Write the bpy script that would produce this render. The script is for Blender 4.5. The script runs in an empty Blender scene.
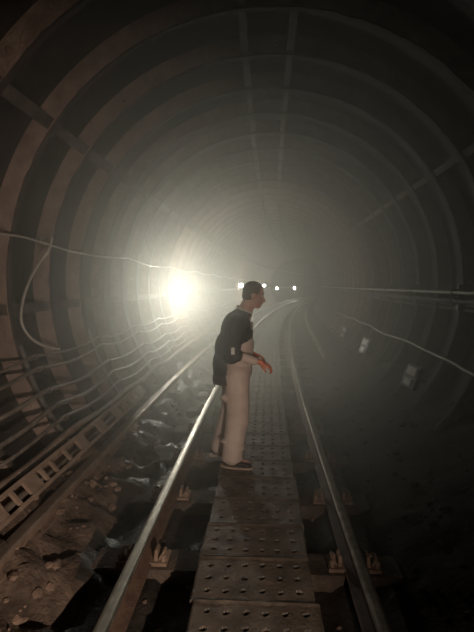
import bpy, bmesh, math, random
from mathutils import Vector, Matrix, noise
random.seed(7)
C = bpy.context.scene.collection
RC = 235.0            # the line bends to the right with this radius (m)
TX, TZ = 0.06, 1.70   # tunnel axis in cross-section
RT, RO = 2.25, 2.43   # radius to the flange tips and to the iron skin
PITCH = 0.77
S0 = 3.89
PI = math.pi
rad = math.radians

# ---------------------------------------------------------------- helpers
def P(s, x, z):
    a = s / RC
    return Vector((RC - (RC - x) * math.cos(a), (RC - x) * math.sin(a), z))
def yaw(s): return -s / RC
def W(deg, r):        # angle up from the horizontal; negative r side = left wall
    return deg, r
def wall(side, deg, r):
    a = rad(deg)
    return TX + side * r * math.cos(a), TZ + r * math.sin(a)

def link_mesh(name, verts, faces, mat, parent=None, smooth=False):
    me = bpy.data.meshes.new(name)
    me.from_pydata([tuple(v) for v in verts], [], faces)
    me.update()
    if smooth:
        for p in me.polygons: p.use_smooth = True
    me.materials.append(mat)
    o = bpy.data.objects.new(name, me)
    C.objects.link(o)
    if parent: o.parent = parent
    return o
class MB:
    def __init__(s): s.v = []; s.f = []
    def add(s, vs, fs):
        n = len(s.v); s.v += [Vector(v) for v in vs]; s.f += [tuple(i + n for i in f) for f in fs]
    def box(s, c, size, rot=None, taper=1.0, bev=0.12):
        sx, sy, sz = [d / 2 for d in size]
        b = min(sx, sy, sz) * bev * 2
        bm = bmesh.new(); bmesh.ops.create_cube(bm, size=1)
        for v in bm.verts:
            t = taper if v.co.z > 0 else 1
            v.co = Vector((v.co.x * 2 * sx * t, v.co.y * 2 * sy * t, v.co.z * 2 * sz))
        if b > 0: bmesh.ops.bevel(bm, geom=list(bm.edges), offset=b, segments=1, affect='EDGES')
        M = Matrix.Translation(c) @ (rot.to_4x4() if rot else Matrix.Identity(4))
        bm.verts.index_update()
        s.add([M @ v.co for v in bm.verts], [[v.index for v in f.verts] for f in bm.faces]); bm.free()
    def tube(s, pts, r, n=8, cap=True):
        pts = [Vector(p) for p in pts]; vs = []; fs = []
        rr = r if isinstance(r, (list, tuple)) else [r] * len(pts)
        up = Vector((0, 0, 1))
        for i, p in enumerate(pts):
            t = (pts[min(i + 1, len(pts) - 1)] - pts[max(i - 1, 0)]).normalized()
            if abs(t.dot(up)) > .95: up = Vector((1, 0, 0)) if abs(t.x) < .9 else Vector((0, 1, 0))
            a = t.cross(up).normalized(); b = a.cross(t).normalized(); up = b
            for k in range(n):
                th = 2 * PI * k / n
                vs.append(p + (a * math.cos(th) + b * math.sin(th)) * rr[i])
        for i in range(len(pts) - 1):
            for k in range(n):
                fs.append((i * n + k, i * n + (k + 1) % n, (i + 1) * n + (k + 1) % n, (i + 1) * n + k))
        if cap:
            fs.append(tuple(reversed(range(n)))); fs.append(tuple((len(pts) - 1) * n + k for k in range(n)))
        s.add(vs, fs)
    def lathe(s, prof, c=(0, 0, 0), n=16, axis='Z'):
        vs = []; fs = []; m = len(prof)
        for k in range(n):
            th = 2 * PI * k / n
            for r, h in prof:
                v = Vector((r * math.cos(th), r * math.sin(th), h))
                if axis == 'X': v = Vector((v.z, v.x, v.y))
                if axis == 'Y': v = Vector((v.y, v.z, v.x))
                vs.append(v + Vector(c))
        for k in range(n):
            for j in range(m - 1):
                a = k * m + j; b = ((k + 1) % n) * m + j
                fs.append((a, b, b + 1, a + 1))
        fs.append(tuple(k * m for k in reversed(range(n)))); fs.append(tuple(k * m + m - 1 for k in range(n)))
        s.add(vs, fs)
    def build(s, name, mat, parent=None, smooth=False):
        return link_mesh(name, s.v, s.f, mat, parent, smooth)
def tag(o, label, cat, group=None, kind=None):
    o['label'] = label; o['category'] = cat
    if group: o['group'] = group
    if kind: o['kind'] = kind
    return o
def struct(o):
    o['kind'] = 'structure'; return o
def empty(name, loc, rz=0):
    o = bpy.data.objects.new(name, None); C.objects.link(o)
    o.location = loc; o.rotation_euler = (0, 0, rz); o.empty_display_size = .1
    return o
def copy_tree(o, parent=None):
    c = o.copy(); C.objects.link(c)
    if parent: c.parent = parent
    for ch in list(o.children): copy_tree(ch, c)
    return c
def sweep(prof, ss, closed=True, jit=0.0):
    """sweep a cross-section polygon (x,z) along the bending line"""
    vs = []; fs = []; n = len(prof)
    for s in ss:
        for (x, z) in prof:
            p = P(s, x, z)
            if jit: p += noise.noise_vector(p * 9) * jit
            vs.append(p)
    for i in range(len(ss) - 1):
        for k in range(n if closed else n - 1):
            a = i * n + k; b = i * n + (k + 1) % n
            fs.append((a, b, b + n, a + n))
    if closed:
        fs.append(tuple(reversed(range(n)))); fs.append(tuple((len(ss) - 1) * n + k for k in range(n)))
    return vs, fs
def frange(a, b, st):
    n = max(1, int(round((b - a) / st))); return [a + (b - a) * i / n for i in range(n + 1)]

# ---------------------------------------------------------------- materials
def mat(name, c1, c2=None, scale=6, rough=.8, metal=0, bump=.3, detail=6, rlo=None, c3=None, spec=.5):
    m = bpy.data.materials.new(name); m.use_nodes = True
    nt = m.node_tree; b = nt.nodes['Principled BSDF']
    b.inputs['Roughness'].default_value = rough; b.inputs['Metallic'].default_value = metal
    b.inputs['Specular IOR Level'].default_value = spec
    geo = nt.nodes.new('ShaderNodeNewGeometry')
    n1 = nt.nodes.new('ShaderNodeTexNoise'); n1.inputs['Scale'].default_value = scale; n1.inputs['Detail'].default_value = detail
    nt.links.new(geo.outputs['Position'], n1.inputs['Vector'])
    cr = nt.nodes.new('ShaderNodeValToRGB')
    cr.color_ramp.elements[0].position = .35; cr.color_ramp.elements[1].position = .68
    cr.color_ramp.elements[0].color = (*c1, 1); cr.color_ramp.elements[1].color = (*(c2 or c1), 1)
    if c3:
        e = cr.color_ramp.elements.new(.5); e.color = (*c3, 1)
    nt.links.new(n1.outputs['Fac'], cr.inputs['Fac']); nt.links.new(cr.outputs['Color'], b.inputs['Base Color'])
    if bump:
        n2 = nt.nodes.new('ShaderNodeTexNoise'); n2.inputs['Scale'].default_value = scale * 5; n2.inputs['Detail'].default_value = 5
        nt.links.new(geo.outputs['Position'], n2.inputs['Vector'])
        bp = nt.nodes.new('ShaderNodeBump'); bp.inputs['Strength'].default_value = bump; bp.inputs['Distance'].default_value = .02
        nt.links.new(n2.outputs['Fac'], bp.inputs['Height']); nt.links.new(bp.outputs['Normal'], b.inputs['Normal'])
    if rlo is not None:
        mr = nt.nodes.new('ShaderNodeMapRange'); mr.inputs['From Min'].default_value = .35; mr.inputs['From Max'].default_value = .65
        mr.inputs['To Min'].default_value = rlo; mr.inputs['To Max'].default_value = rough
        n3 = nt.nodes.new('ShaderNodeTexNoise'); n3.inputs['Scale'].default_value = scale * .7
        nt.links.new(geo.outputs['Position'], n3.inputs['Vector'])
        nt.links.new(n3.outputs['Fac'], mr.inputs['Value']); nt.links.new(mr.outputs['Result'], b.inputs['Roughness'])
    return m
M_IRON = mat('sooty_iron_plate', (.018, .016, .014), (.045, .036, .03), 5, .85, 0, .5)
M_FLANGE = mat('rusty_dusty_flange', (.17, .12, .098), (.30, .22, .18), 7, .85, 0, .6)
M_TIP = mat('shaded_flange_edge', (.025, .02, .018), (.06, .045, .038), 8, .9, 0, .4)  # dark tone that mutes lamp light on the flange tips
M_JOINT = mat('dark_joint_flange', (.05, .038, .032), (.12, .09, .075), 7, .9, 0, .5)  # darker than the ring flanges
M_FLOOR = mat('dirty_shadowed_trackbed', (.012, .010, .008), (.045, .034, .027), 4, .85, 0, .8, rlo=.32)  # dark tone also stands in for a cast shadow on the floor
M_BANK = mat('dark_ballast', (.014, .011, .009), (.045, .033, .026), 6, 1, 0, .8, spec=.15)
M_MUD = mat('lit_brown_spoil', (.05, .034, .025), (.17, .12, .09), 6, .9, 0, .9)
M_RUBBLE = mat('brown_rubble', (.12, .08, .06), (.28, .19, .14), 9, .85, 0, .7)
M_RAILTOP = mat('polished_rail_steel', (.55, .53, .48), (.7, .67, .6), 14, .5, 1, .05, rlo=.36)
M_RAILDULL = mat('dark_rail_steel', (.16, .14, .12), (.28, .25, .21), 14, .55, 1, .1, rlo=.4)  # darker steel for the right rail head
M_RAIL = mat('rusty_rail_steel', (.09, .055, .04), (.16, .10, .07), 12, .7, 0, .3)
M_COND = mat('dull_conductor_steel', (.24, .20, .165), (.36, .30, .25), 9, .6, .5, .1, rlo=.42)
M_CONDSIDE = mat('dusty_brown_rail', (.15, .10, .075), (.24, .17, .13), 10, .8, 0, .3)
M_CABLE = mat('grey_cable_sheath', (.10, .085, .07), (.20, .165, .135), 10, .55, 0, .15)
M_DULLPIPE = mat('dull_dark_pipe', (.05, .042, .035), (.11, .09, .075), 6, .7, 0, .2)
M_WIRE = mat('pale_cable_sheath', (.30, .27, .23), (.42, .38, .33), 10, .5, 0, .1)
M_STEEL = mat('galvanised_bracket', (.16, .14, .12), (.26, .22, .19), 12, .55, .6, .2)
M_TRAY = mat('dusty_tray_steel', (.17, .12, .09), (.28, .20, .15), 9, .75, 0, .3)
M_WOOD = mat('tarred_sleeper', (.05, .036, .028), (.11, .08, .06), 8, .8, 0, .6)
M_CERAM = mat('pale_porcelain', (.45, .37, .31), (.6, .5, .42), 12, .5, 0, .2)
M_CHAIR = mat('rusty_cast_chair', (.17, .11, .08), (.30, .21, .155), 12, .75, 0, .5)
M_PANEL = mat('worn_walkway_panel', (.07, .054, .041), (.15, .117, .09), 8, .7, 0, .45, rlo=.45)
M_SIGN = mat('grimy_white_enamel', (.4, .38, .33), (.62, .6, .54), 14, .4, 0, .1)
M_SKIN = mat('skin', (.36, .19, .14), (.44, .25, .18), 20, .55, 0, .05)
M_HAND = mat('torchlit_skin', (.62, .17, .09), (.75, .26, .15), 30, .5, 0, .05)  # orange torch light put into the skin colour
M_HAIR = mat('short_hair', (.05, .04, .032), (.11, .09, .075), 60, .6, 0, .6)
M_COAT = mat('dark_coat_cloth', (.016, .018, .02), (.03, .032, .034), 25, .8, 0, .2)
M_TROUSER = mat('beige_cloth', (.50, .41, .36), (.60, .50, .44), 12, .85, 0, .25)
M_LINING = mat('pale_collar_cloth', (.4, .36, .32), (.5, .46, .4), 20, .7, 0, .1)
M_SHOE = mat('black_leather', (.012, .011, .01), (.03, .026, .022), 20, .28, 0, .1)
M_SOLE = mat('shoe_sole', (.35, .26, .2), (.45, .34, .27), 20, .5, 0, .1)
M_EYE = mat('eye_white', (.5, .48, .44), None, 20, .3, 0, 0)
M_DARK = mat('black_paint_cup_shade', (.02, .018, .016), (.035, .03, .026), 10, .5, 0, .1)
def emis(name, col, st):
    m = bpy.data.materials.new(name); m.use_nodes = True
    b = m.node_tree.nodes['Principled BSDF']
    b.inputs['Base Color'].default_value = (.8, .8, .8, 1)
    b.inputs['Emission Color'].default_value = (*col, 1); b.inputs['Emission Strength'].default_value = st
    return m

# ---------------------------------------------------------------- tunnel shell
SEND = 84.0
ss = frange(-4, 40, .77) + frange(40, SEND, 1.5)[1:]
JL, JR = 38.0, 35.0        # where the upper joints run
def arc(side, a0, a1, r, st=3.0):
    return [wall(side, a, r) for a in frange(a0, a1, st)]
def shell(name, pts):
    v, f = sweep(pts, ss, closed=False)
    return struct(link_mesh(name, v, f, M_IRON, smooth=True))
wall_left = shell('wall_left', arc(-1, -64, JL, RO))
wall_right = shell('wall_right', arc(1, -64, JR, RO))
ceil_pts = arc(-1, JL, 90, RO) + list(reversed(arc(1, JR, 90, RO)))[1:]
ceiling = shell('ceiling', ceil_pts)

def ring_mesh(side_ang, seed):
    """one flange ring sector; side_ang = list of (side, deg); returned in local space (x, y, z) about s=0"""
    mb = MB(); rnd = random.Random(seed)
    th = .035; vs = []; fs = []
    for i, (sd, a) in enumerate(side_ang):
        j = lambda q: (rnd.random() - .5) * q
        ri = RT + j(.012)
        for (r, y) in ((RO + .02, -th), (ri + .012, -th + j(.006)), (ri, -th + .012 + j(.006)), (ri, th - .012), (ri + .012, th), (RO + .02, th)):
            x, z = wall(sd, a, r); vs.append((x, y, z))
    n = 6
    for i in range(len(side_ang) - 1):
        for k in range(n - 1):
            a = i * n + k; fs.append((a, a + n, a + n + 1, a + 1))
    fs.append(tuple(range(n))); fs.append(tuple((len(side_ang) - 1) * n + k for k in reversed(range(n))))
    mb.add(vs, fs)
    # bolt heads on the flange
    for i, (sd, a) in enumerate(side_ang):
        if i % 5 == 2:
            x, z = wall(sd, a, RT + .09)
            mb.lathe([(.0, -.022), (.018, -.022), (.02, -.016), (.02, 0), (.0, .001)], (x, -th, z), 6, 'Y')
    return mb
def shade_tips(o):
    """the narrow edge that faces the axis of the tunnel is painted dark, as if in shade"""
    o.data.materials.append(M_TIP)  # shade put into the tip colour so lamps do not outline it
    for p in o.data.polygons:
        c = p.center; d_ = Vector((TX - c.x, 0, TZ - c.z))
        if d_.length < RT + .03 and abs(p.normal.dot(d_.normalized())) > .5: p.material_index = 1
segs = {'wall_left': (wall_left, [(-1, a) for a in frange(-41, JL, 2)]),
        'wall_right': (wall_right, [(1, a) for a in frange(-54, JR, 2)]),
        'ceiling': (ceiling, [(-1, a) for a in frange(JL, 90, 2)] + [(1, a) for a in reversed(frange(JR, 90, 2))][1:])}
ring_s = [S0 + PITCH * k for k in range(-9, 48)]
for nm, (par, sa) in segs.items():
    protos = [ring_mesh(sa, 10 + q).build('flange_ring', M_FLANGE, par) for q in range(3)]
    for p_ in protos: shade_tips(p_)
    for i, s in enumerate(ring_s):
        o = protos[i] if i < 3 else protos[i % 3].copy()
        if i >= 3: C.objects.link(o); o.parent = par
        # rotate the flat ring about the centre of the bend
        o.location = P(s, 0, 0); o.rotation_euler = (0, 0, yaw(s))
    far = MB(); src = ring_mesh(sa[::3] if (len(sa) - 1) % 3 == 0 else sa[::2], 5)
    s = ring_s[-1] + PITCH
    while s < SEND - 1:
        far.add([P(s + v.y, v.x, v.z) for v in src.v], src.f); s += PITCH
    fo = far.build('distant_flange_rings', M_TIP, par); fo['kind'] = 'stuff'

def seam(par, side, deg, gap=1.3, depth=.155, th=.035):
    for d in (-gap, gap):
        a0 = deg + d; w = math.degrees(th / 2 / RT)
        prof = [wall(side, a0 - w, RO + .01), wall(side, a0 - w, RO - depth), wall(side, a0 + w, RO - depth), wall(side, a0 + w, RO + .01)]
        v, f = sweep(prof, ss)
        link_mesh('joint_flange', v, f, M_JOINT, par)
seam(ceiling, -1, 84.5, .42); seam(ceiling, 1, 84.5, .42)
seam(wall_left, -1, JL - 1.4, .6, th=.055); seam(wall_right, 1, JR - 1.4, .45)
seam(wall_left, -1, -5.5, .5, th=.05); seam(wall_right, 1, -6.5, .7)

# ---------------------------------------------------------------- floor
def floor_z(s, x):
    p = Vector((x * 1.0, s, 0))
    base = -.22
    if x < -1.0: base += .40 * min(1, (-1.0 - x) / .85) ** 1.1
    if x > .85: base += .62 * min(1, (x - .85) / 1.2) ** 1.15
    rough = .02 if -1.0 < x < .8 else (.14 if x < 0 else .06)
    n = noise.fractal(p * 3.2, 1.0, 2.2, 4)
    n2 = noise.noise(p * 9)
    if x < -1.05: n -= 1.1 * max(0, noise.noise(p * 4.3 + Vector((5, 2, 0))) - .12)
    return base + rough * (n * .9 + n2 * .35) - (.05 if -.66 < x < .52 else 0)
xs = frange(-2.05, 2.15, .06)
fs_ = frange(-2, 16, .07) + frange(16, 40, .3)[1:] + frange(40, SEND, 1.2)[1:]
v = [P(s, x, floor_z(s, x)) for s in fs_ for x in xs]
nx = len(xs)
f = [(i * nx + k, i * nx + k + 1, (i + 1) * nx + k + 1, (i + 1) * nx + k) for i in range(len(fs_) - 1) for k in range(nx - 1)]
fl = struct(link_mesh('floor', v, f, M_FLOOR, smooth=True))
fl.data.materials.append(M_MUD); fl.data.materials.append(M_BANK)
for p in fl.data.polygons:      # brown spoil by left wall; wet floor beyond carries a painted-in cast shadow
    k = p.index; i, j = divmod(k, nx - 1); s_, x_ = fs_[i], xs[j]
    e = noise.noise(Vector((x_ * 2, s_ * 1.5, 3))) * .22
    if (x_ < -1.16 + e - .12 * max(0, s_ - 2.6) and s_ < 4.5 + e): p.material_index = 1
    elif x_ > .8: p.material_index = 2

def rocks(name, n, region, label, r0, r1, m=M_RUBBLE):
    mb = MB(); rnd = random.Random(hash(name) % 1 + n)
    for i in range(n):
        s = region[0] + (region[1] - region[0]) * rnd.random() ** 1.5
        x = region[2] + (region[3] - region[2]) * rnd.random()
        r = r0 + (r1 - r0) * rnd.random() ** 2.5
        bm = bmesh.new(); bmesh.ops.create_icosphere(bm, subdivisions=1, radius=r)
        sc = Vector((.7 + .6 * rnd.random(), .7 + .6 * rnd.random(), .45 + .4 * rnd.random()))
        R = Matrix.Rotation(rnd.random() * 6, 3, 'Z')
        c = P(s, x, floor_z(s, x) + r * .15)
        vs = []
        for vv in bm.verts:
            q = Vector((vv.co.x * sc.x, vv.co.y * sc.y, vv.co.z * sc.z)) * (.75 + .5 * rnd.random())
            vs.append(c + R @ q)
        mb.add(vs, [[a.index for a in ff.verts] for ff in bm.faces]); bm.free()
    o = mb.build(name, m); tag(o, label, 'rubble', kind='stuff'); return o
rocks('rubble', 230, (1.2, 5.5, -1.8, -1.22), 'broken brown rubble heaped between left running rail and left wall', .012, .06)
rocks('rubble_bank', 420, (1.5, 16, .95, 1.85), 'dark rubble bank sloping up to the right tunnel wall', .01, .045, M_BANK)
rocks('dark_rubble', 160, (4.5, 13, -1.4, -.95), 'wet stones painted dark as in cast shadow on the floor between the left running rail and conductor rail', .01, .05, M_FLOOR)
rocks('trackbed_litter', 260, (1.5, 12, -.72, .55), 'loose grit and litter lying in the trackbed under the walkway', .01, .035, M_RUBBLE)

# ---------------------------------------------------------------- rails
def rail_prof(x, top, hw=.036, h=.155, foot=.07):
    z = top
    half = [(hw * .8, z), (hw, z - .008), (hw, z - .035), (.011, z - .055), (.011, z - h + .03), (foot, z - h + .012), (foot, z - h)]
    return [(x + a, b) for a, b in half] + [(x - a, b) for a, b in reversed(half)]
def running_rail(x, label):
    r = empty('running_rail', P(0, x, -.16))
    tag(r, label, 'rail', 'running rails')
    rs = frange(-2, 40, .5) + frange(40, 80, 1)[1:]
    v, f = sweep(rail_prof(x, -.002), rs)
    inv = r.location
    link_mesh('rail_body', [p - inv for p in v], f, M_RAIL, r)
    cap = [(x + a, b) for a, b in ((-.0365, -.02), (-.0365, -.009), (-.029, 0), (-.015, .003), (.015, .003), (.029, 0), (.0365, -.009), (.0365, -.02))]
    v, f = sweep(cap, rs)
    o = link_mesh('rail_head', [p - inv for p in v], f, M_RAILTOP if x < 0 else M_RAILDULL, r); o['label'] = 'polished shiny running surface of the rail'
    return r
XL, XR = -.775, .63
running_rail(XL, 'shiny steel running rail on the left beside the standing man')
running_rail(XR, 'steel running rail on the right of the walkway, curving away right')

def conductor(x, s0, s1, label, ramp=False, top=.10):
    r = empty('conductor_rail', P(max(s0, 0), x, -.04)); inv = r.location
    tag(r, label, 'rail', 'conductor rails')
    rs = frange(s0, min(s1, 40), .4) + (frange(40, s1, 1)[1:] if s1 > 40 else [])
    def pr(dz, dx=0):
        half = [(.036, top), (.05, top - .008), (.05, top - .045), (.022, top - .06), (.022, top - .10), (.055, top - .112), (.055, top - .125)]
        return [(x + dx + a, b + dz) for a, b in half] + [(x + dx - a, b + dz) for a, b in reversed(half)]
    vs = []; n = 14
    for s in rs:
        dz = 0
        if ramp and s < s0 + 3: dz = -.10 * (1 - (s - s0) / 3)
        vs += [P(s, a, b) - inv for a, b in pr(dz)]
    fs = []
    for i in range(len(rs) - 1):
        for k in range(n):
            a = i * n + k; b = i * n + (k + 1) % n; fs.append((a, b, b + n, a + n))
    fs.append(tuple(reversed(range(n)))); fs.append(tuple((len(rs) - 1) * n + k for k in range(n)))
    link_mesh('rail_bar', vs, fs, M_CONDSIDE, r)
    vs = []
    for s in rs:
        dz = -.10 * (1 - (s - s0) / 3) if ramp and s < s0 + 3 else 0
        vs += [P(s, x + a, top + b + dz) - inv for a, b in ((-.051, -.012), (-.044, -.001), (-.034, .003), (.034, .003), (.044, -.001), (.051, -.012))]
    fs = [(i * 6 + k, i * 6 + k + 1, i * 6 + k + 7, i * 6 + k + 6) for i in range(len(rs) - 1) for k in range(5)]
    o = link_mesh('contact_face', vs, fs, M_COND, r); o['label'] = 'smooth worn top face of the rail'
    return r
conductor(-1.54, -1.5, 76, 'dull wide conductor rail running along the foot of the left wall', top=.10)
conductor(1.38, 10.3, 76, 'conductor rail starting part way along on the right, beyond right running rail', True)
# insulators below the conductor rails
def insulator(s, x, label, top):
    zb = floor_z(s, x) - .03
    t = empty('insulator', P(s, x, zb), yaw(s)); tag(t, label, 'insulator', 'conductor rail insulators')
    m = MB(); h = top - zb
    m.lathe([(.05, 0), (.055, .02), (.04, .03), (.055, h * .5), (.04, h * .6), (.05, h - .012), (.03, h)], n=12)
    m.build('pot', M_CERAM, t, True)
    for q in (-.06, .06): m = MB(); m.box((q, 0, h - .004), (.025, .06, .03)); m.build('clip', M_CHAIR, t)
    return t
for s in [1.6 + 1.86 * k for k in range(8)]:
    insulator(s, -1.54, 'squat porcelain insulator under the left conductor rail', -.008)
for s in [12.2 + 1.86 * k for k in range(4)]:
    insulator(s, 1.38, 'squat porcelain insulator under the right conductor rail', -.03)

# ---------------------------------------------------------------- sleepers and rail chairs
def sleeper_mesh():
    m = MB()
    m.box((-.09, 0, -.235), (2.05, .25, .15), bev=.06)
    return m
sl0 = None
SLS = [2.02 + .93 * k for k in range(32)]
for i, s in enumerate(SLS):
    if sl0 is None:
        sl0 = sleeper_mesh().build('sleeper', M_WOOD); o = sl0
    else:
        o = sl0.copy(); C.objects.link(o)
    tag(o, 'dark timber sleeper lying across beneath the rails and walkway', 'sleeper', 'sleepers under the track')
    o.location = P(s, 0, 0); o.rotation_euler = (0, 0, yaw(s))
def chair_proto():
    t = empty('rail_chair', (0, 0, 0))
    m = MB(); m.box((0, 0, .008), (.34, .17, .03)); m.build('base_plate', M_CHAIR, t)
    for sd in (-1, 1):
        m = MB()
        m.box((sd * .092, 0, .05), (.03, .12, .075), taper=.7)
        m.build('jaw', M_CHAIR, t)
        m = MB()
        pts = [(sd * (.125 + .02 * math.cos(a)), .045 * math.sin(a) * 1.1, .045 + .028 * math.cos(a * 1.0)) for a in frange(-2.6, 2.6, .35)]
        m.tube(pts, .011, 6)
        m.lathe([(.0, .0), (.02, .0), (.02, .03), (.012, .045), (0, .045)], (sd * .145, -.05, .02), 6)
        m.build('spring_clip', M_CHAIR, t)
    return t
ch0 = None
for i, s in enumerate(SLS[:18]):
    for x, side in ((XL, 'left'), (XR, 'right')):
        if ch0 is None: ch0 = chair_proto(); o = ch0
        else: o = copy_tree(ch0)
        if i == 1: lab = 'rusty cast rail chair on the %s running rail, nearest one in clear view' % side
        else: lab = 'rusty cast rail chair gripping the foot of the %s running rail' % side
        tag(o, lab, 'rail chair', 'rail chairs on the %s running rail' % side)
        o.location = P(s, x, -.162); o.rotation_euler = (0, 0, yaw(s))

# ---------------------------------------------------------------- walkway
PW, PL = .68, .40
def panel_mesh(seed):
    rnd = random.Random(seed); nxx, nyy = 68, 42
    vs = []; fs = []
    cups = [((i + .5) / 6 * (PW - .06) - (PW - .06) / 2 + rnd.uniform(-.004, .004), (j + .5) / 3 * (PL - .05) - (PL - .05) / 2 + rnd.uniform(-.004, .004)) for i in range(6) for j in range(3)]
    for j in range(nyy + 1):
        for i in range(nxx + 1):
            x = -PW / 2 + PW * i / nxx; y = -PL / 2 + .004 + (PL - .008) * j / nyy
            z = 0
            for cx, cy in cups:
                d = math.hypot(x - cx, (y - cy))
                if d < .03:
                    z += -.034 if d < .0145 else .002 * max(0, 1 - abs(d - .021) / .009)
            z += .004 * noise.noise(Vector((x * 9, y * 9, seed)))
            e = (PL / 2 - abs(y)) / .02
            if e < 1: z += .008 * (1 - e)
            # lip at the near edge
            if i in (0, nxx): z -= .006
            vs.append((x, y, z))
    n = nxx + 1
    for j in range(nyy):
        for i in range(nxx):
            a = j * n + i; fs.append((a, a + 1, a + n + 1, a + n))
    # rim and underside
    m = MB(); m.add(vs, fs)
    ring = [i for i in range(n)] + [j * n + nxx for j in range(1, nyy + 1)] + [nyy * n + i for i in range(nxx - 1, -1, -1)] + [j * n for j in range(nyy - 1, 0, -1)]
    base = len(vs)
    lo = [(vs[k][0], vs[k][1], -.045) for k in ring]
    m.v += [Vector(q) for q in lo]
    L = len(ring)
    for k in range(L):
        m.f.append((ring[(k + 1) % L], ring[k], base + k, base + (k + 1) % L))
    m.f.append(tuple(base + k for k in range(L)))
    return m
pp = [panel_mesh(k).build('walkway_board', M_PANEL) for k in range(3)]
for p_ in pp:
    p_.data.materials.append(M_DARK)  # cup faces coloured dark to stand for shade in the holes
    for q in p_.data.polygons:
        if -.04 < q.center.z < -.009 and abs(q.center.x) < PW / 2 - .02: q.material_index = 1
PS0 = 1.34
NP = 86
for i in range(NP):
    s = PS0 + PL * i
    o = pp[i] if i < 3 else pp[i % 3].copy()
    if i >= 3: C.objects.link(o)
    lab = 'studded brown walkway panel in the line between the running rails'
    if i == 3: lab = 'studded walkway panel nearest the bottom edge of the view, fully visible'
    if i == 7: lab = "studded walkway panel under the standing man's leading shoe"
    tag(o, lab, 'walkway panel', 'panels of the central walkway')
    rnd = random.Random(i)
    o.location = P(s, -.02 + rnd.uniform(-.012, .012), 0); o.rotation_euler = (rnd.uniform(-.008, .012), rnd.uniform(-.006, .006), yaw(s) + rnd.uniform(-.008, .008))
# bearers that carry the walkway panels
for k, x in enumerate((-.27, .23)):
    v, f = sweep([(x - .035, -.19), (x + .035, -.19), (x + .035, -.046), (x - .035, -.046)], frange(-1, 40, .8))
    o = link_mesh('walkway_bearer', v, f, M_WOOD)
    tag(o, 'long dark timber bearer under the %s edge of the walkway panels' % ('left', 'right')[k], 'timber', 'walkway bearers')

# ---------------------------------------------------------------- cables on the left wall
def wavy(side, deg, r, s0, s1, sag, ph, step=.11, wob=.02, span=1.54):
    out = []
    for s in frange(s0, s1, step):
        u = ((s - S0) / span) % 1
        d = -sag * math.sin(PI * u) ** 1.0
        x, z = wall(side, deg, r)
        w = noise.noise_vector(Vector((s * .8, ph * 7.3, deg)))
        out.append(P(s, x + w.x * wob * .6 - side * 0, z + d + w.z * wob))
    return out
def cable(side, deg, r, s0, s1, rad_, sag, label, group, m=M_CABLE, wob=.02, name='cable', span=1.54):
    mb = MB(); mb.tube(wavy(side, deg, r, s0, s1, sag, deg, wob=wob, span=span), rad_, 8)
    o = mb.build(name, m, None, True); tag(o, label, 'cable', group); return o
g = 'cables slung along the left wall'
cable(-1, -17, 2.16, .5, 26, .013, .05, 'slim topmost cable in the sagging bundle on the left wall', g)
cable(-1, -20, 2.15, .5, 26, .016, .055, 'second cable from the top in the bundle along the left wall', g)
cable(-1, -25.5, 2.15, .5, 26, .02, .05, 'third cable from the top in the bundle along the left wall', g)
cable(-1, -29.5, 2.15, .5, 26, .022, .06, 'fourth cable from the top in the bundle along the left wall', g)
cable(-1, -33, 2.15, .5, 26, .016, .05, 'fifth cable from the top, just above the thick lowest cable on left wall', g)
cable(-1, -36.5, 2.14, .5, 26, .035, .03, 'thick dusty lowest cable above the cable tray on the left wall', g, m=M_TRAY, wob=.03)
mb = MB(); mb.tube([P(s, -2.10 + .02 * math.sin(s * 2), 2.14 - .05 * math.sin(PI * (((s - S0) / 3.08) % 1)) + .004 * s * -1) for s in frange(.5, 40, .15)], .011, 6)
tag(mb.build('lighting_wire', M_WIRE, None, True), 'thin pale wire strung at head height along the left wall between lamps', 'wire')
# the loose drop cable
mb = MB(); dr = [(12.5, 2.12, 4.37), (9, 2.13, 4.36), (5, 2.19, 4.30), (0, 2.235, 4.2), (-5, 2.24, 4.08), (-9, 2.235, 4.03), (-13, 2.2, 4.08), (-16, 2.16, 4.25), (-17.5, 2.14, 4.45)]
pts = []
for i in range(len(dr) - 1):
    for t in (0, .25, .5, .75):
        a = dr[max(i - 1, 0)]; b = dr[i]; c = dr[i + 1]; d = dr[min(i + 2, len(dr) - 1)]
        q = [.5 * (2 * b[k] + (c[k] - a[k]) * t + (2 * a[k] - 5 * b[k] + 4 * c[k] - d[k]) * t * t + (3 * b[k] - a[k] - 3 * c[k] + d[k]) * t ** 3) for k in range(3)]
        x, z = wall(-1, q[0], q[1] - .02); pts.append(P(q[2] - .08, x, z))
mb.tube(pts, .012, 6)
tag(mb.build('drop_cable', M_WIRE, None, True), 'loose pale cable hanging down the nearest left rib from the head-height wire', 'cable')
# hook carrying that wire
def wire_hook(s):
    t = empty('wire_hook', P(s, -2.14, 2.12), yaw(s)); m = MB()
    m.box((-.055, 0, .03), (.16, .03, .02)); m.tube([(.02, 0, .03), (.045, 0, .0), (.03, 0, -.04), (-.01, 0, -.05), (-.03, 0, -.02)], .009, 6)
    m.build('hook', M_STEEL, t)
    m = MB(); m.lathe([(0, -.02), (.022, -.02), (.022, .02), (0, .02)], (.0, -.02, .03), 8, 'Y'); m.build('clamp_nut', M_STEEL, t); return t
for k in range(5):
    h = wire_hook(S0 + .5 + 3.08 * k) if False else wire_hook(S0 + 3.08 * k + .47 * (k == 0))
    tag(h, ['steel hook where the loose cable leaves the head-height wire, left wall', 'steel hook holding the head-height wire on the left wall'][k > 0], 'hook', 'wire hooks')
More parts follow.
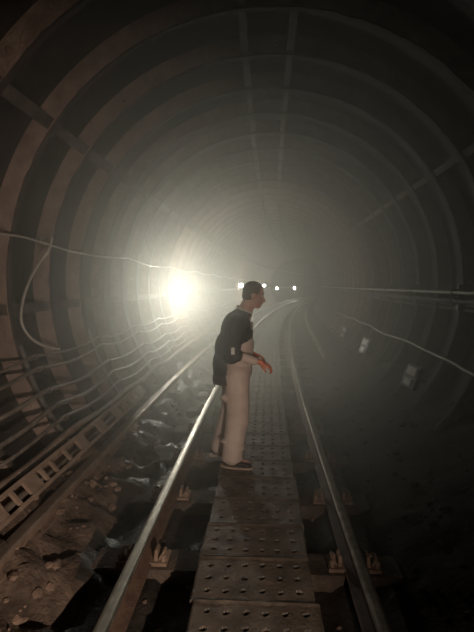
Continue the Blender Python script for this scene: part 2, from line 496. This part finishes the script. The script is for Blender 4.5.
# hangers
def hanger_proto():
    t = empty('cable_hanger', (0, 0, 0)); m = MB()
    pts = [wall(-1, a, RT - .012) for a in frange(-39, -14, 3)]
    for i in range(len(pts) - 1):
        a, b = pts[i], pts[i + 1]
        c = ((a[0] + b[0]) / 2, 0, (a[1] + b[1]) / 2)
        m.box(c, (.012, .05, math.hypot(a[0] - b[0], a[1] - b[1]) + .01), Matrix.Rotation(math.atan2(b[0] - a[0], b[1] - a[1]), 3, 'Y'), bev=.05)
    m.build('back_strip', M_STEEL, t)
    for d in (-17, -20, -25.5, -29.5, -33, -36.5):
        x, z = wall(-1, d, RT - .02); xi, zi = wall(-1, d, 2.15); m = MB(); rr = .03 if d > -36 else .045
        m.tube([(x - .01, 0, z - .03), (xi - .01, 0, zi - rr), (xi + .02, 0, zi - rr * .9), (xi + rr + .01, 0, zi - .005), (xi + rr + .012, 0, zi + .02)], .008, 6)
        m.build('hook', M_STEEL, t)
    return t
h0 = hanger_proto()
for k in range(-1, 10):
    s = S0 + 1.54 * k
    o = h0 if k == -1 else copy_tree(h0)
    o.location = P(s, 0, 0); o.rotation_euler = (0, 0, yaw(s))
    tag(o, 'steel cable hanger with hooks bolted to a left wall rib', 'cable hanger', 'cable hangers on the left wall')
# cable tray low on the left wall
T0, T1 = .8, 5.5
tr = empty('cable_tray', P(T0, -1.62, .25)); inv = tr.location
tag(tr, 'dusty open-sided cable tray low on the left wall above the conductor rail', 'cable tray')
def tray_rail(name, d0, d1, r0, r1):
    v, f = sweep([wall(-1, d0, r0), wall(-1, d1, r0), wall(-1, d1, r1), wall(-1, d0, r1)], frange(T0, T1, .2), jit=.006)
    link_mesh(name, [p - inv for p in v], f, M_TRAY, tr)
tray_rail('top_rail', -38.2, -39.0, 2.06, 2.2)
tray_rail('bottom_rail', -41.8, -42.6, 2.06, 2.2)
tray_rail('back_sheet', -38.5, -42.4, 2.19, 2.205)
rnd = random.Random(3); s = T0 + .05
while s < T1:
    w = rnd.choice([.03, .03, .05, .16])
    v, f = sweep([wall(-1, -38.8, 2.065), wall(-1, -42.0, 2.065), wall(-1, -42.0, 2.085), wall(-1, -38.8, 2.085)], [s, s + w], jit=.004)
    link_mesh('cross_strap', [p - inv for p in v], f, M_TRAY, tr); s += w + rnd.choice([.06, .12, .2, .3])
mb = MB(); mb.tube([P(s, *wall(-1, -41 + .35 * math.sin(s * 3), 2.13)) for s in frange(T0 + .05, T1 + .05, .12)], .028, 8)
tag(mb.build('cable', M_CABLE, None, True), 'dark cable lying inside the tray low on the left wall', 'cable')
v, f = None, None
# steel junction block where the tray ends
jb = empty('junction_box', P(5.72, -1.64, .30), yaw(5.7)); tag(jb, 'small dusty junction box where the left cable tray ends', 'junction box')
rot = Matrix.Rotation(rad(-42), 3, 'Y')
m = MB(); m.box((0, 0, 0), (.12, .30, .16), rot, bev=.05); m.build('box', M_TRAY, jb)
m = MB(); m.box(rot @ Vector((.068, 0, 0)), (.012, .31, .17), rot, bev=.1); m.build('lid', M_STEEL, jb)

# ---------------------------------------------------------------- right wall pipes
g2 = 'pipes along the right wall'
for deg, r, rr, m_, lab in ((-2.3, 2.16, .02, M_WIRE, 'upper pale pipe running at head height along the right wall'),
                            (-4.9, 2.17, .026, M_DULLPIPE, 'thicker dull pipe just below the pale one, right wall')):
    mb = MB(); mb.tube([P(s, wall(1, deg, r)[0], wall(1, deg, r)[1]) for s in frange(1, 34, .6)], rr, 8)
    tag(mb.build('pipe', m_, None, True), lab, 'pipe', g2)
def pb():
    t = empty('pipe_bracket', (0, 0, 0)); m = MB()
    x, z = wall(1, -3.6, RT + .03)
    m.box((x - .04, 0, z), (.06, .05, .30)); m.build('arm', M_DARK, t)
    for d, r in ((-2.3, 2.16), (-4.9, 2.17)):
        x, z = wall(1, d, r); m = MB()
        m.tube([(x + .09, 0, z + .03), (x, 0, z + .034), (x - .032, 0, z), (x, 0, z - .034), (x + .09, 0, z - .03)], .009, 6); m.build('saddle', M_DARK, t)
    return t
b0 = pb()
for k in range(-1, 12):
    o = b0 if k == -1 else copy_tree(b0); s = S0 + 1.54 * k
    o.location = P(s, 0, 0); o.rotation_euler = (0, 0, yaw(s))
    tag(o, 'dark bracket clamping both head-height pipes to a right wall rib', 'bracket', 'pipe brackets on the right wall')
# wavy cable
mb = MB()
cp = [(2.2, -24.5), (3, -23.6), (3.8, -23.9), (4.5, -23.4), (5.2, -22.5), (6.0, -22.3), (6.6, -21.8), (7.3, -22.1), (8.0, -22.7), (8.7, -22.3), (9.3, -21.6), (10.3, -22.2), (11.3, -21.6), (12.2, -22.9), (13.4, -22.5), (14.7, -23.2)]
pts = []
for i in range(len(cp) - 1):
    for t in (0, .33, .66):
        tt = t * t * (3 - 2 * t)
        s = cp[i][0] + (cp[i + 1][0] - cp[i][0]) * t; d = cp[i][1] + (cp[i + 1][1] - cp[i][1]) * tt
        pts.append(P(s, *wall(1, d, 2.19)))
mb.tube(pts, .016, 7)
tag(mb.build('cable', M_WIRE, None, True), 'pale wavy cable sagging along the right wall below the pipes', 'cable')
cb = empty('cable_box', P(15, *wall(1, -22.5, 2.18)), yaw(15)); tag(cb, 'small pale box at the far end of the wavy cable, right wall', 'junction box')
m = MB(); m.box((0, 0, 0), (.10, .18, .26)); m.build('box', M_STEEL, cb)
m = MB(); m.tube([(-.02, 0, -.12), (-.02, -.02, -.22), (-.02, -.12, -.27)], .012); m.build('cable_gland', M_WIRE, cb)
# enamel plates
def plate(s, x, z, label):
    t = empty('wall_box', P(s, x, z), yaw(s)); tag(t, label, 'box', 'small boxes on the right wall')
    R = Matrix.Rotation(rad(20), 3, 'Y') @ Matrix.Rotation(rad(-68), 3, 'Z')
    m = MB(); m.box((0, 0, 0), (.24, .08, .29), R, bev=.08); m.build('housing', M_DARK, t)
    for u, h, w in ((.065, .10, .16), (-.075, .08, .12)):
        m = MB(); m.box(R @ Vector((.0, -.045, u)), (w, .014, h), R, bev=.1); p_ = m.build('label_plate', M_SIGN, t); p_['label'] = 'grimy pale plate on the box face'
    m = MB(); m.box(R @ Vector((.0, .12, 0)), (.05, .17, .05), R); m.build('bracket', M_DARK, t)
    return t
plate(5.68, 1.86, .575, 'larger dark box with pale plates, nearest on the right wall')
plate(8.5, 1.87, .58, 'pale-faced box between its two neighbours on the right wall')
plate(11.1, 1.87, .56, 'faint pale box farthest along, on right wall below the wavy cable')

# ---------------------------------------------------------------- lamps
M_GLOW = emis('lamp_globe_lit', (1.0, .97, .80), 1000)
def lamp(s, z, label, st):
    x = -1.87
    t = empty('tunnel_lamp', P(s, x, z), yaw(s)); tag(t, label, 'lamp', 'lit lamps along the left wall')
    m = MB(); m.box((-.12, 0, .02), (.03, .46, .46)); m.build('shield_plate', M_DARK, t)  # back plate oversized to block lamp light from the wall
    m = MB(); m.lathe([(.0, .17), (.05, .165), (.06, .13), (.055, .08), (.0, .078)], n=14); m.build('lamp_cap', M_DARK, t, True)
    m = MB(); m.tube([(-.37, 0, .10), (-.22, 0, .13), (-.08, 0, .14), (-.03, 0, .16), (0, 0, .15)], .014); m.build('arm', M_DARK, t)
    gl = emis('lamp_globe_lit', (1.0, .97, .80), st)
    m = MB(); prof = [(.085 * math.sin(a), -.01 + .092 * -math.cos(a)) for a in frange(0.02, PI - .02, PI / 6)]
    m.lathe(prof, n=12); m.build('glass_globe', gl, t, True)
    for k in range(3):
        a = 2 * PI * k / 3 + .5; m = MB()
        m.tube([(.096 * math.cos(a) * q, .096 * math.sin(a) * q, zz) for q, zz in ((.6, .1), (1.0, .03), (1.05, -.03), (.7, -.09), (0.02, -.115))], .0035, 5); m.build('guard_bar', M_DARK, t)
    return t
E1 = 850
lamp(10.03, 1.57, 'nearest and brightest lit lamp on the left wall', E1)
lamp(22.9, 1.69, 'second lit lamp along the left wall, just left of the man', E1 * .7)
lamp(34.0, 1.66, "lit lamp hidden behind the man's head, left wall", E1 * .5)
lamp(42.3, 1.40, 'faint small lit lamp between the man and the farthest lamp', E1 * .25)
lamp(55.1, 1.36, 'farthest lit lamp, above the curving rails in the distance', E1 * .9)

# torch carried at hand height to the right of the viewpoint, aimed left
ld = bpy.data.lights.new('hand_torch_beam', 'SPOT'); ld.energy = 370; ld.color = (1.0, .79, .63)
ld.spot_size = rad(80); ld.spot_blend = 1; ld.shadow_soft_size = .02
lo = bpy.data.objects.new('hand_torch_beam', ld); C.objects.link(lo)
lo.location = (.75, -.35, .95)
d = Vector((-2.1, 4.2, .8)) - lo.location
lo.rotation_euler = d.to_track_quat('-Z', 'Y').to_euler()

# ---------------------------------------------------------------- haze
HZ_NEAR, HZ_FAR = .165, .0015
hz = [wall(-1, a, 2.41) for a in frange(-62, 90, 12)] + [wall(1, a, 2.41) for a in reversed(frange(-62, 90, 12))][1:]
def haze(name, s0, s1, dens, g, label):
    v, f = sweep(hz, frange(s0, s1, 1.9))
    mv = bpy.data.materials.new('tunnel_haze'); mv.use_nodes = True
    nt = mv.node_tree; nt.nodes.clear()
    out = nt.nodes.new('ShaderNodeOutputMaterial'); vs_ = nt.nodes.new('ShaderNodeVolumeScatter')
    vs_.inputs['Color'].default_value = (.965, .98, .91, 1); vs_.inputs['Density'].default_value = dens; vs_.inputs['Anisotropy'].default_value = g
    nt.links.new(vs_.outputs[0], out.inputs['Volume'])
    tag(link_mesh(name, v, f, mv), label, 'haze', kind='stuff')
haze('haze', 2.7, 8.0, HZ_NEAR, .77, 'thick pale dust haze hanging in the near part of the tunnel, around the man')
haze('haze', 8.01, 82, HZ_FAR, .6, 'thinner pale haze filling the tunnel beyond the man, glowing around the lamps')

# ---------------------------------------------------------------- the man
def blob(name, prims, voxel, mat_, parent, smooth=6, cut=None):
    """union of tapered capsules / ellipsoids -> one continuous surface"""
    V = []; F = []
    nu, nv = 16, 10
    tv = [(0, 0, -1)] + [(math.sin(PI * j / nv) * math.cos(2 * PI * i / nu), math.sin(PI * j / nv) * math.sin(2 * PI * i / nu), -math.cos(PI * j / nv)) for j in range(1, nv) for i in range(nu)] + [(0, 0, 1)]
    tf = [(0, 1 + (i + 1) % nu, 1 + i) for i in range(nu)]
    for j in range(nv - 2):
        for i in range(nu):
            a = 1 + j * nu + i; b = 1 + j * nu + (i + 1) % nu; tf.append((a, b, b + nu, a + nu))
    top = 1 + (nv - 1) * nu
    tf += [(top, top - nu + i, top - nu + (i + 1) % nu) for i in range(nu)]
    def sph(c, r, sc=(1, 1, 1), R=None):
        n0 = len(V)
        for q in tv:
            w = Vector((q[0] * r * sc[0], q[1] * r * sc[1], q[2] * r * sc[2]))
            if R: w = R @ w
            V.append(w + Vector(c))
        F.extend([tuple(k + n0 for k in f_) for f_ in tf])
    for p in prims:
        if p[0] == 'e': sph(p[1], 1, p[2], p[3] if len(p) > 3 else None)
        else:
            _, a, b, r1, r2 = p[:5]; sq = p[5] if len(p) > 5 else (1, 1, 1)
            a, b = Vector(a), Vector(b); n = max(2, int((b - a).length / (min(r1, r2) * .35)) + 1)
            for i in range(n + 1):
                t = i / n; sph(a.lerp(b, t), r1 + (r2 - r1) * t, sq)
    me = bpy.data.meshes.new(name); me.from_pydata(V, [], F); me.update()
    o = bpy.data.objects.new(name, me); C.objects.link(o)
    r = o.modifiers.new('r', 'REMESH'); r.mode = 'VOXEL'; r.voxel_size = voxel; r.use_smooth_shade = True
    if smooth: s_ = o.modifiers.new('s', 'SMOOTH'); s_.iterations = smooth; s_.factor = .5
    dg = bpy.context.evaluated_depsgraph_get(); dg.update()
    nm = bpy.data.meshes.new_from_object(o.evaluated_get(dg)); nm.name = name
    o.modifiers.clear(); o.data = nm; bpy.data.meshes.remove(me)
    if cut:
        b2 = bmesh.new(); b2.from_mesh(nm)
        bmesh.ops.delete(b2, geom=[q for q in b2.verts if cut(q.co)], context='VERTS'); b2.to_mesh(nm); b2.free()
    nm.materials.clear(); nm.materials.append(mat_)
    for p in nm.polygons: p.use_smooth = True
    o.parent = parent
    return o
man = empty('person', (-.20, 4.25, .004))
tag(man, 'man in dark coat and beige trousers standing on walkway, facing right, looking down', 'person')
# local frame: +x = the way he faces (image right), -y = towards the viewer
hd = Vector((.18, .0, 1.60)); tilt = Matrix.Rotation(rad(14), 3, 'Y')
def H(x, y, z): return hd + tilt @ Vector((x, y, z))
prims = [
    ('e', H(-.008, 0, .028), (.095, .075, .095), tilt), ('e', H(.022, 0, -.03), (.066, .058, .088), tilt),
    ('e', H(.058, 0, -.085), (.03, .032, .028), tilt), ('c', H(.082, 0, .012), H(.108, 0, -.026), .010, .0155),
    ('e', H(.09, 0, -.058), (.012, .022, .007), tilt), ('e', H(.085, 0, -.07), (.013, .02, .007), tilt),
    ('e', H(.074, 0, .032), (.016, .045, .009), tilt),
    ('e', H(-.005, -.077, -.008), (.018, .009, .032), tilt), ('e', H(-.005, .077, -.008), (.018, .009, .032), tilt),
    ('c', H(-.03, 0, -.07), (.085, 0, 1.42), .062, .075), ('c', (.10, 0, 1.42), (.05, 0, 1.34), .065, .09),
    ('e', (.03, 0, 1.25), (.105, .16, .19)), ('e', (.02, 0, 1.05), (.105, .145, .17)), ('e', (.0, 0, .92), (.11, .155, .12)),
    ('c', (.03, -.17, 1.36), (-.005, -.21, 1.09), .048, .04), ('c', (-.005, -.21, 1.09), (.20, -.17, 1.01), .038, .027),
    ('c', (.03, .17, 1.36), (.01, .20, 1.09), .048, .04), ('c', (.01, .20, 1.09), (.13, .12, 1.04), .038, .027),
    ('c', (0, -.08, .88), (.02, -.10, .48), .078, .052), ('c', (.02, -.10, .48), (-.03, -.11, .09), .05, .036), ('c', (-.03, -.11, .07), (.12, -.11, .045), .036, .03),
    ('c', (0, .08, .88), (-.05, .12, .48), .078, .052), ('c', (-.05, .12, .48), (-.17, .17, .09), .05, .036), ('c', (-.17, .17, .07), (-.03, .19, .045), .036, .03),
]
blob('body', prims, .009, M_SKIN, man, 3)
def hand(c, fwd, down, side, name, lab):
    """relaxed, slightly curled hand; fwd along fingers, down = palm normal"""
    f_ = Vector(fwd).normalized(); n_ = Vector(down); n_ = (n_ - f_ * n_.dot(f_)).normalized(); a_ = f_.cross(n_).normalized() * side
    c = Vector(c)
    def q(u, v, w): return c + f_ * u + a_ * v + n_ * w
    pr = [('c', q(-.035, 0, 0), q(0, 0, 0), .026, .026, (1, 1, 1))]
    for v in (-.028, -.01, .01, .027): pr.append(('c', q(0, v * .6, 0), q(.062, v, .002), .0145, .0125))
    for v, L in ((-.031, .032), (-.011, .040), (.010, .044), (.030, .038)):
        k0 = q(.064, v, .002); k1 = q(.064 + L * .85, v * 1.05, .012); k2 = q(.064 + L * 1.25, v * 1.05, .034); k3 = q(.064 + L * 1.2, v * 1.02, .052)
        pr += [('c', k0, k1, .0098, .0088), ('c', k1, k2, .0088, .008), ('c', k2, k3, .008, .007)]
    pr += [('c', q(.005, .022, .008), q(.035, .05, .022), .015, .0115), ('c', q(.035, .05, .022), q(.062, .058, .036), .011, .009)]
    o = blob(name, pr, .0042, M_HAND, man, 2); o['label'] = lab; return o
hand((.20 + .05, -.165, .995), (1, .1, -.42), (-.35, .3, -1), -1, 'hand', 'bare right hand, orange torch light painted into the skin')
hand((.13 + .05, .11, 1.03), (1, -.25, -.2), (-.1, -.3, -1), 1, 'hand', 'left hand with painted-in orange light, half hidden behind the right')
# hair
hair = [('e', H(-.018, 0, .04), (.098, .082, .092), tilt), ('e', H(-.045, 0, -.005), (.066, .076, .075), tilt)]
blob('hair', hair, .007, M_HAIR, man, 2, cut=lambda c: (tilt.inverted() @ (c - hd)).x > .045 + .3 * max(0, (tilt.inverted() @ (c - hd)).z - .06) and (tilt.inverted() @ (c - hd)).z < .105)
for sy in (-1, 1):
    m = MB(); m.lathe([(.0, -.011), (.008, -.008), (.011, 0), (.008, .008), (0, .011)], H(.074, sy * .03, .012), 10); m.build('eye', M_EYE, man, True)
    m = MB(); m.tube([H(.088, sy * .014, .036), H(.088, sy * .03, .041), H(.078, sy * .048, .036)], .005, 6); m.build('eyebrow', M_HAIR, man, True)
# trousers and jumper share the same beige
tp = [('e', (.035, 0, 1.03), (.15, .175, .15)), ('e', (.02, 0, .90), (.15, .185, .13)),
      ('c', (.02, -.085, .86), (.035, -.105, .5), .125, .108), ('c', (.035, -.105, .5), (-.02, -.11, .12), .108, .098), ('e', (-.02, -.11, .085), (.105, .085, .035)),
      ('c', (0, .085, .86), (-.045, .12, .5), .115, .095), ('c', (-.045, .12, .5), (-.165, .17, .10), .095, .08),
      ('e', (-.07, -.105, .66), (.06, .07, .035)), ('e', (.09, -.11, .42), (.05, .07, .02)), ('e', (.045, -.115, .19), (.06, .075, .02)), ('e', (-.08, -.115, .26), (.055, .07, .018))]
blob('trousers', tp, .011, M_TROUSER, man, 4, cut=lambda c: c.z > 1.12)
jp = [('c', (-.0, -.22, 1.08), (.185, -.178, 1.015), .05, .04), ('c', (.02, .2, 1.08), (.12, .13, 1.045), .05, .038), ('c', (0, -.2, 1.09), (.03, -.1, 1.2), .05, .06), ('c', (0, .2, 1.09), (.03, .1, 1.2), .05, .06), ('e', (.05, 0, 1.14), (.135, .165, .16)), ('e', (.055, 0, 1.28), (.10, .13, .13))]
blob('jumper', jp, .011, M_TROUSER, man, 4)
# coat: closed over the chest and back, hanging open behind to the thigh
cp_ = [('e', (.07, 0, 1.425), (.095, .10, .065)), ('e', (.02, 0, 1.25), (.155, .195, .21)), ('c', (.07, 0, 1.40), (.02, 0, 1.33), .075, .13), ('c', (.03, -.17, 1.35), (.03, .17, 1.35), .085, .085),
       ('e', (-.035, 0, 1.10), (.155, .20, .20)), ('e', (-.075, 0, .95), (.135, .205, .20)), ('e', (-.095, 0, .82), (.115, .20, .13)),
       ('c', (.03, -.185, 1.35), (-.01, -.235, 1.08), .078, .066), ('c', (-.01, -.235, 1.08), (.03, -.225, 1.07), .064, .06),
       ('c', (.03, .185, 1.35), (.01, .225, 1.08), .078, .066), ('c', (.01, .225, 1.08), (.04, .20, 1.07), .062, .06),
       ('e', (-.02, -.235, 1.05), (.07, .06, .06))]
blob('coat', cp_, .011, M_COAT, man, 4, cut=lambda c: c.z < .755 + .03 * math.sin(c.y * 30) or (c.z < 1.10 and c.x > -.05 + .02 * math.sin(c.z * 20) and abs(c.y) < .185) or (c.z < .99 and c.x > -.05) )
m = MB()
m.tube([(.088 + .07 * math.cos(a), .072 * math.sin(a), 1.468 - .035 * math.cos(a)) for a in frange(-2.6, 2.6, .26)], .013, 8)
o = m.build('collar', M_LINING, man, True); o['label'] = 'pale collar showing at the neck'
m = MB(); m.box((.165, -.135, 1.33), (.012, .05, .075), Matrix.Rotation(.4, 3, 'Z')); o = m.build('badge', M_SIGN, man); o['label'] = 'small pale badge on the coat front'
m = MB(); m.box((.0, -.302, 1.12), (.03, .012, .06)); o = m.build('reflective_tab', M_SIGN, man); o['label'] = 'small pale tab on the coat sleeve'
# shoes
def shoe(x, y, rz, z=0):
    t = bpy.data.objects.new('shoe', None)
    R = Matrix.Rotation(rz, 3, 'Z'); L = lambda a, b, c: Vector((x, y, z)) + R @ Vector((a, b, c))
    up = blob('shoe', [('c', L(-.04, 0, .06), L(.02, 0, .055), .045, .046), ('c', L(.02, 0, .05), L(.11, 0, .04), .045, .036, (1, 1.05, .75)), ('e', L(.155, 0, .033), (.055, .045, .026), R), ('c', L(-.045, 0, .06), L(-.03, 0, .10), .042, .042)], .007, M_SHOE, man, 3, cut=lambda c: c.z < z + .010)
    up['label'] = 'polished black leather shoe'
    bpy.data.objects.remove(t)
    m = MB(); n = 20; vs = []
    for zz in (0, .016):
        for k in range(n):
            a = 2 * PI * k / n; w = .048 * (1 - .12 * math.cos(a + .4)); vs.append(L(.055 + .158 * math.cos(a), w * math.sin(a), zz))
    m.add(vs, [tuple(reversed(range(n))), tuple(range(n, 2 * n))] + [(k, (k + 1) % n, n + (k + 1) % n, n + k) for k in range(n)])
    m.build('sole', M_SOLE, up)
shoe(-.035, -.11, rad(-14), .003)
shoe(-.165, .185, rad(18), .003)

# ---------------------------------------------------------------- world, camera, view
w = bpy.data.worlds.new('World'); bpy.context.scene.world = w; w.use_nodes = True
w.node_tree.nodes['Background'].inputs[0].default_value = (0, 0, 0, 1); w.node_tree.nodes['Background'].inputs[1].default_value = 0
cd = bpy.data.cameras.new('Camera'); cam = bpy.data.objects.new('Camera', cd); C.objects.link(cam)
cd.sensor_fit = 'VERTICAL'; cd.sensor_height = 24; cd.lens = 456 / 632 * 24; cd.clip_start = .05; cd.clip_end = 300
cam.location = (0, 0, 1.70)
yw = math.atan(19 / 456); pt = math.atan(31 / 456)
cam.rotation_euler = (PI / 2 - pt, 0, yw)
sc = bpy.context.scene; sc.camera = cam
sc.view_settings.view_transform = 'Standard'; sc.view_settings.look = 'None'
sc.view_settings.exposure = 0; sc.view_settings.gamma = 1; sc.view_settings.use_curve_mapping = False
sc.cycles.use_denoising = True
sc.cycles.volume_bounces = 1; sc.cycles.max_bounces = 6; sc.cycles.sample_clamp_indirect = 5
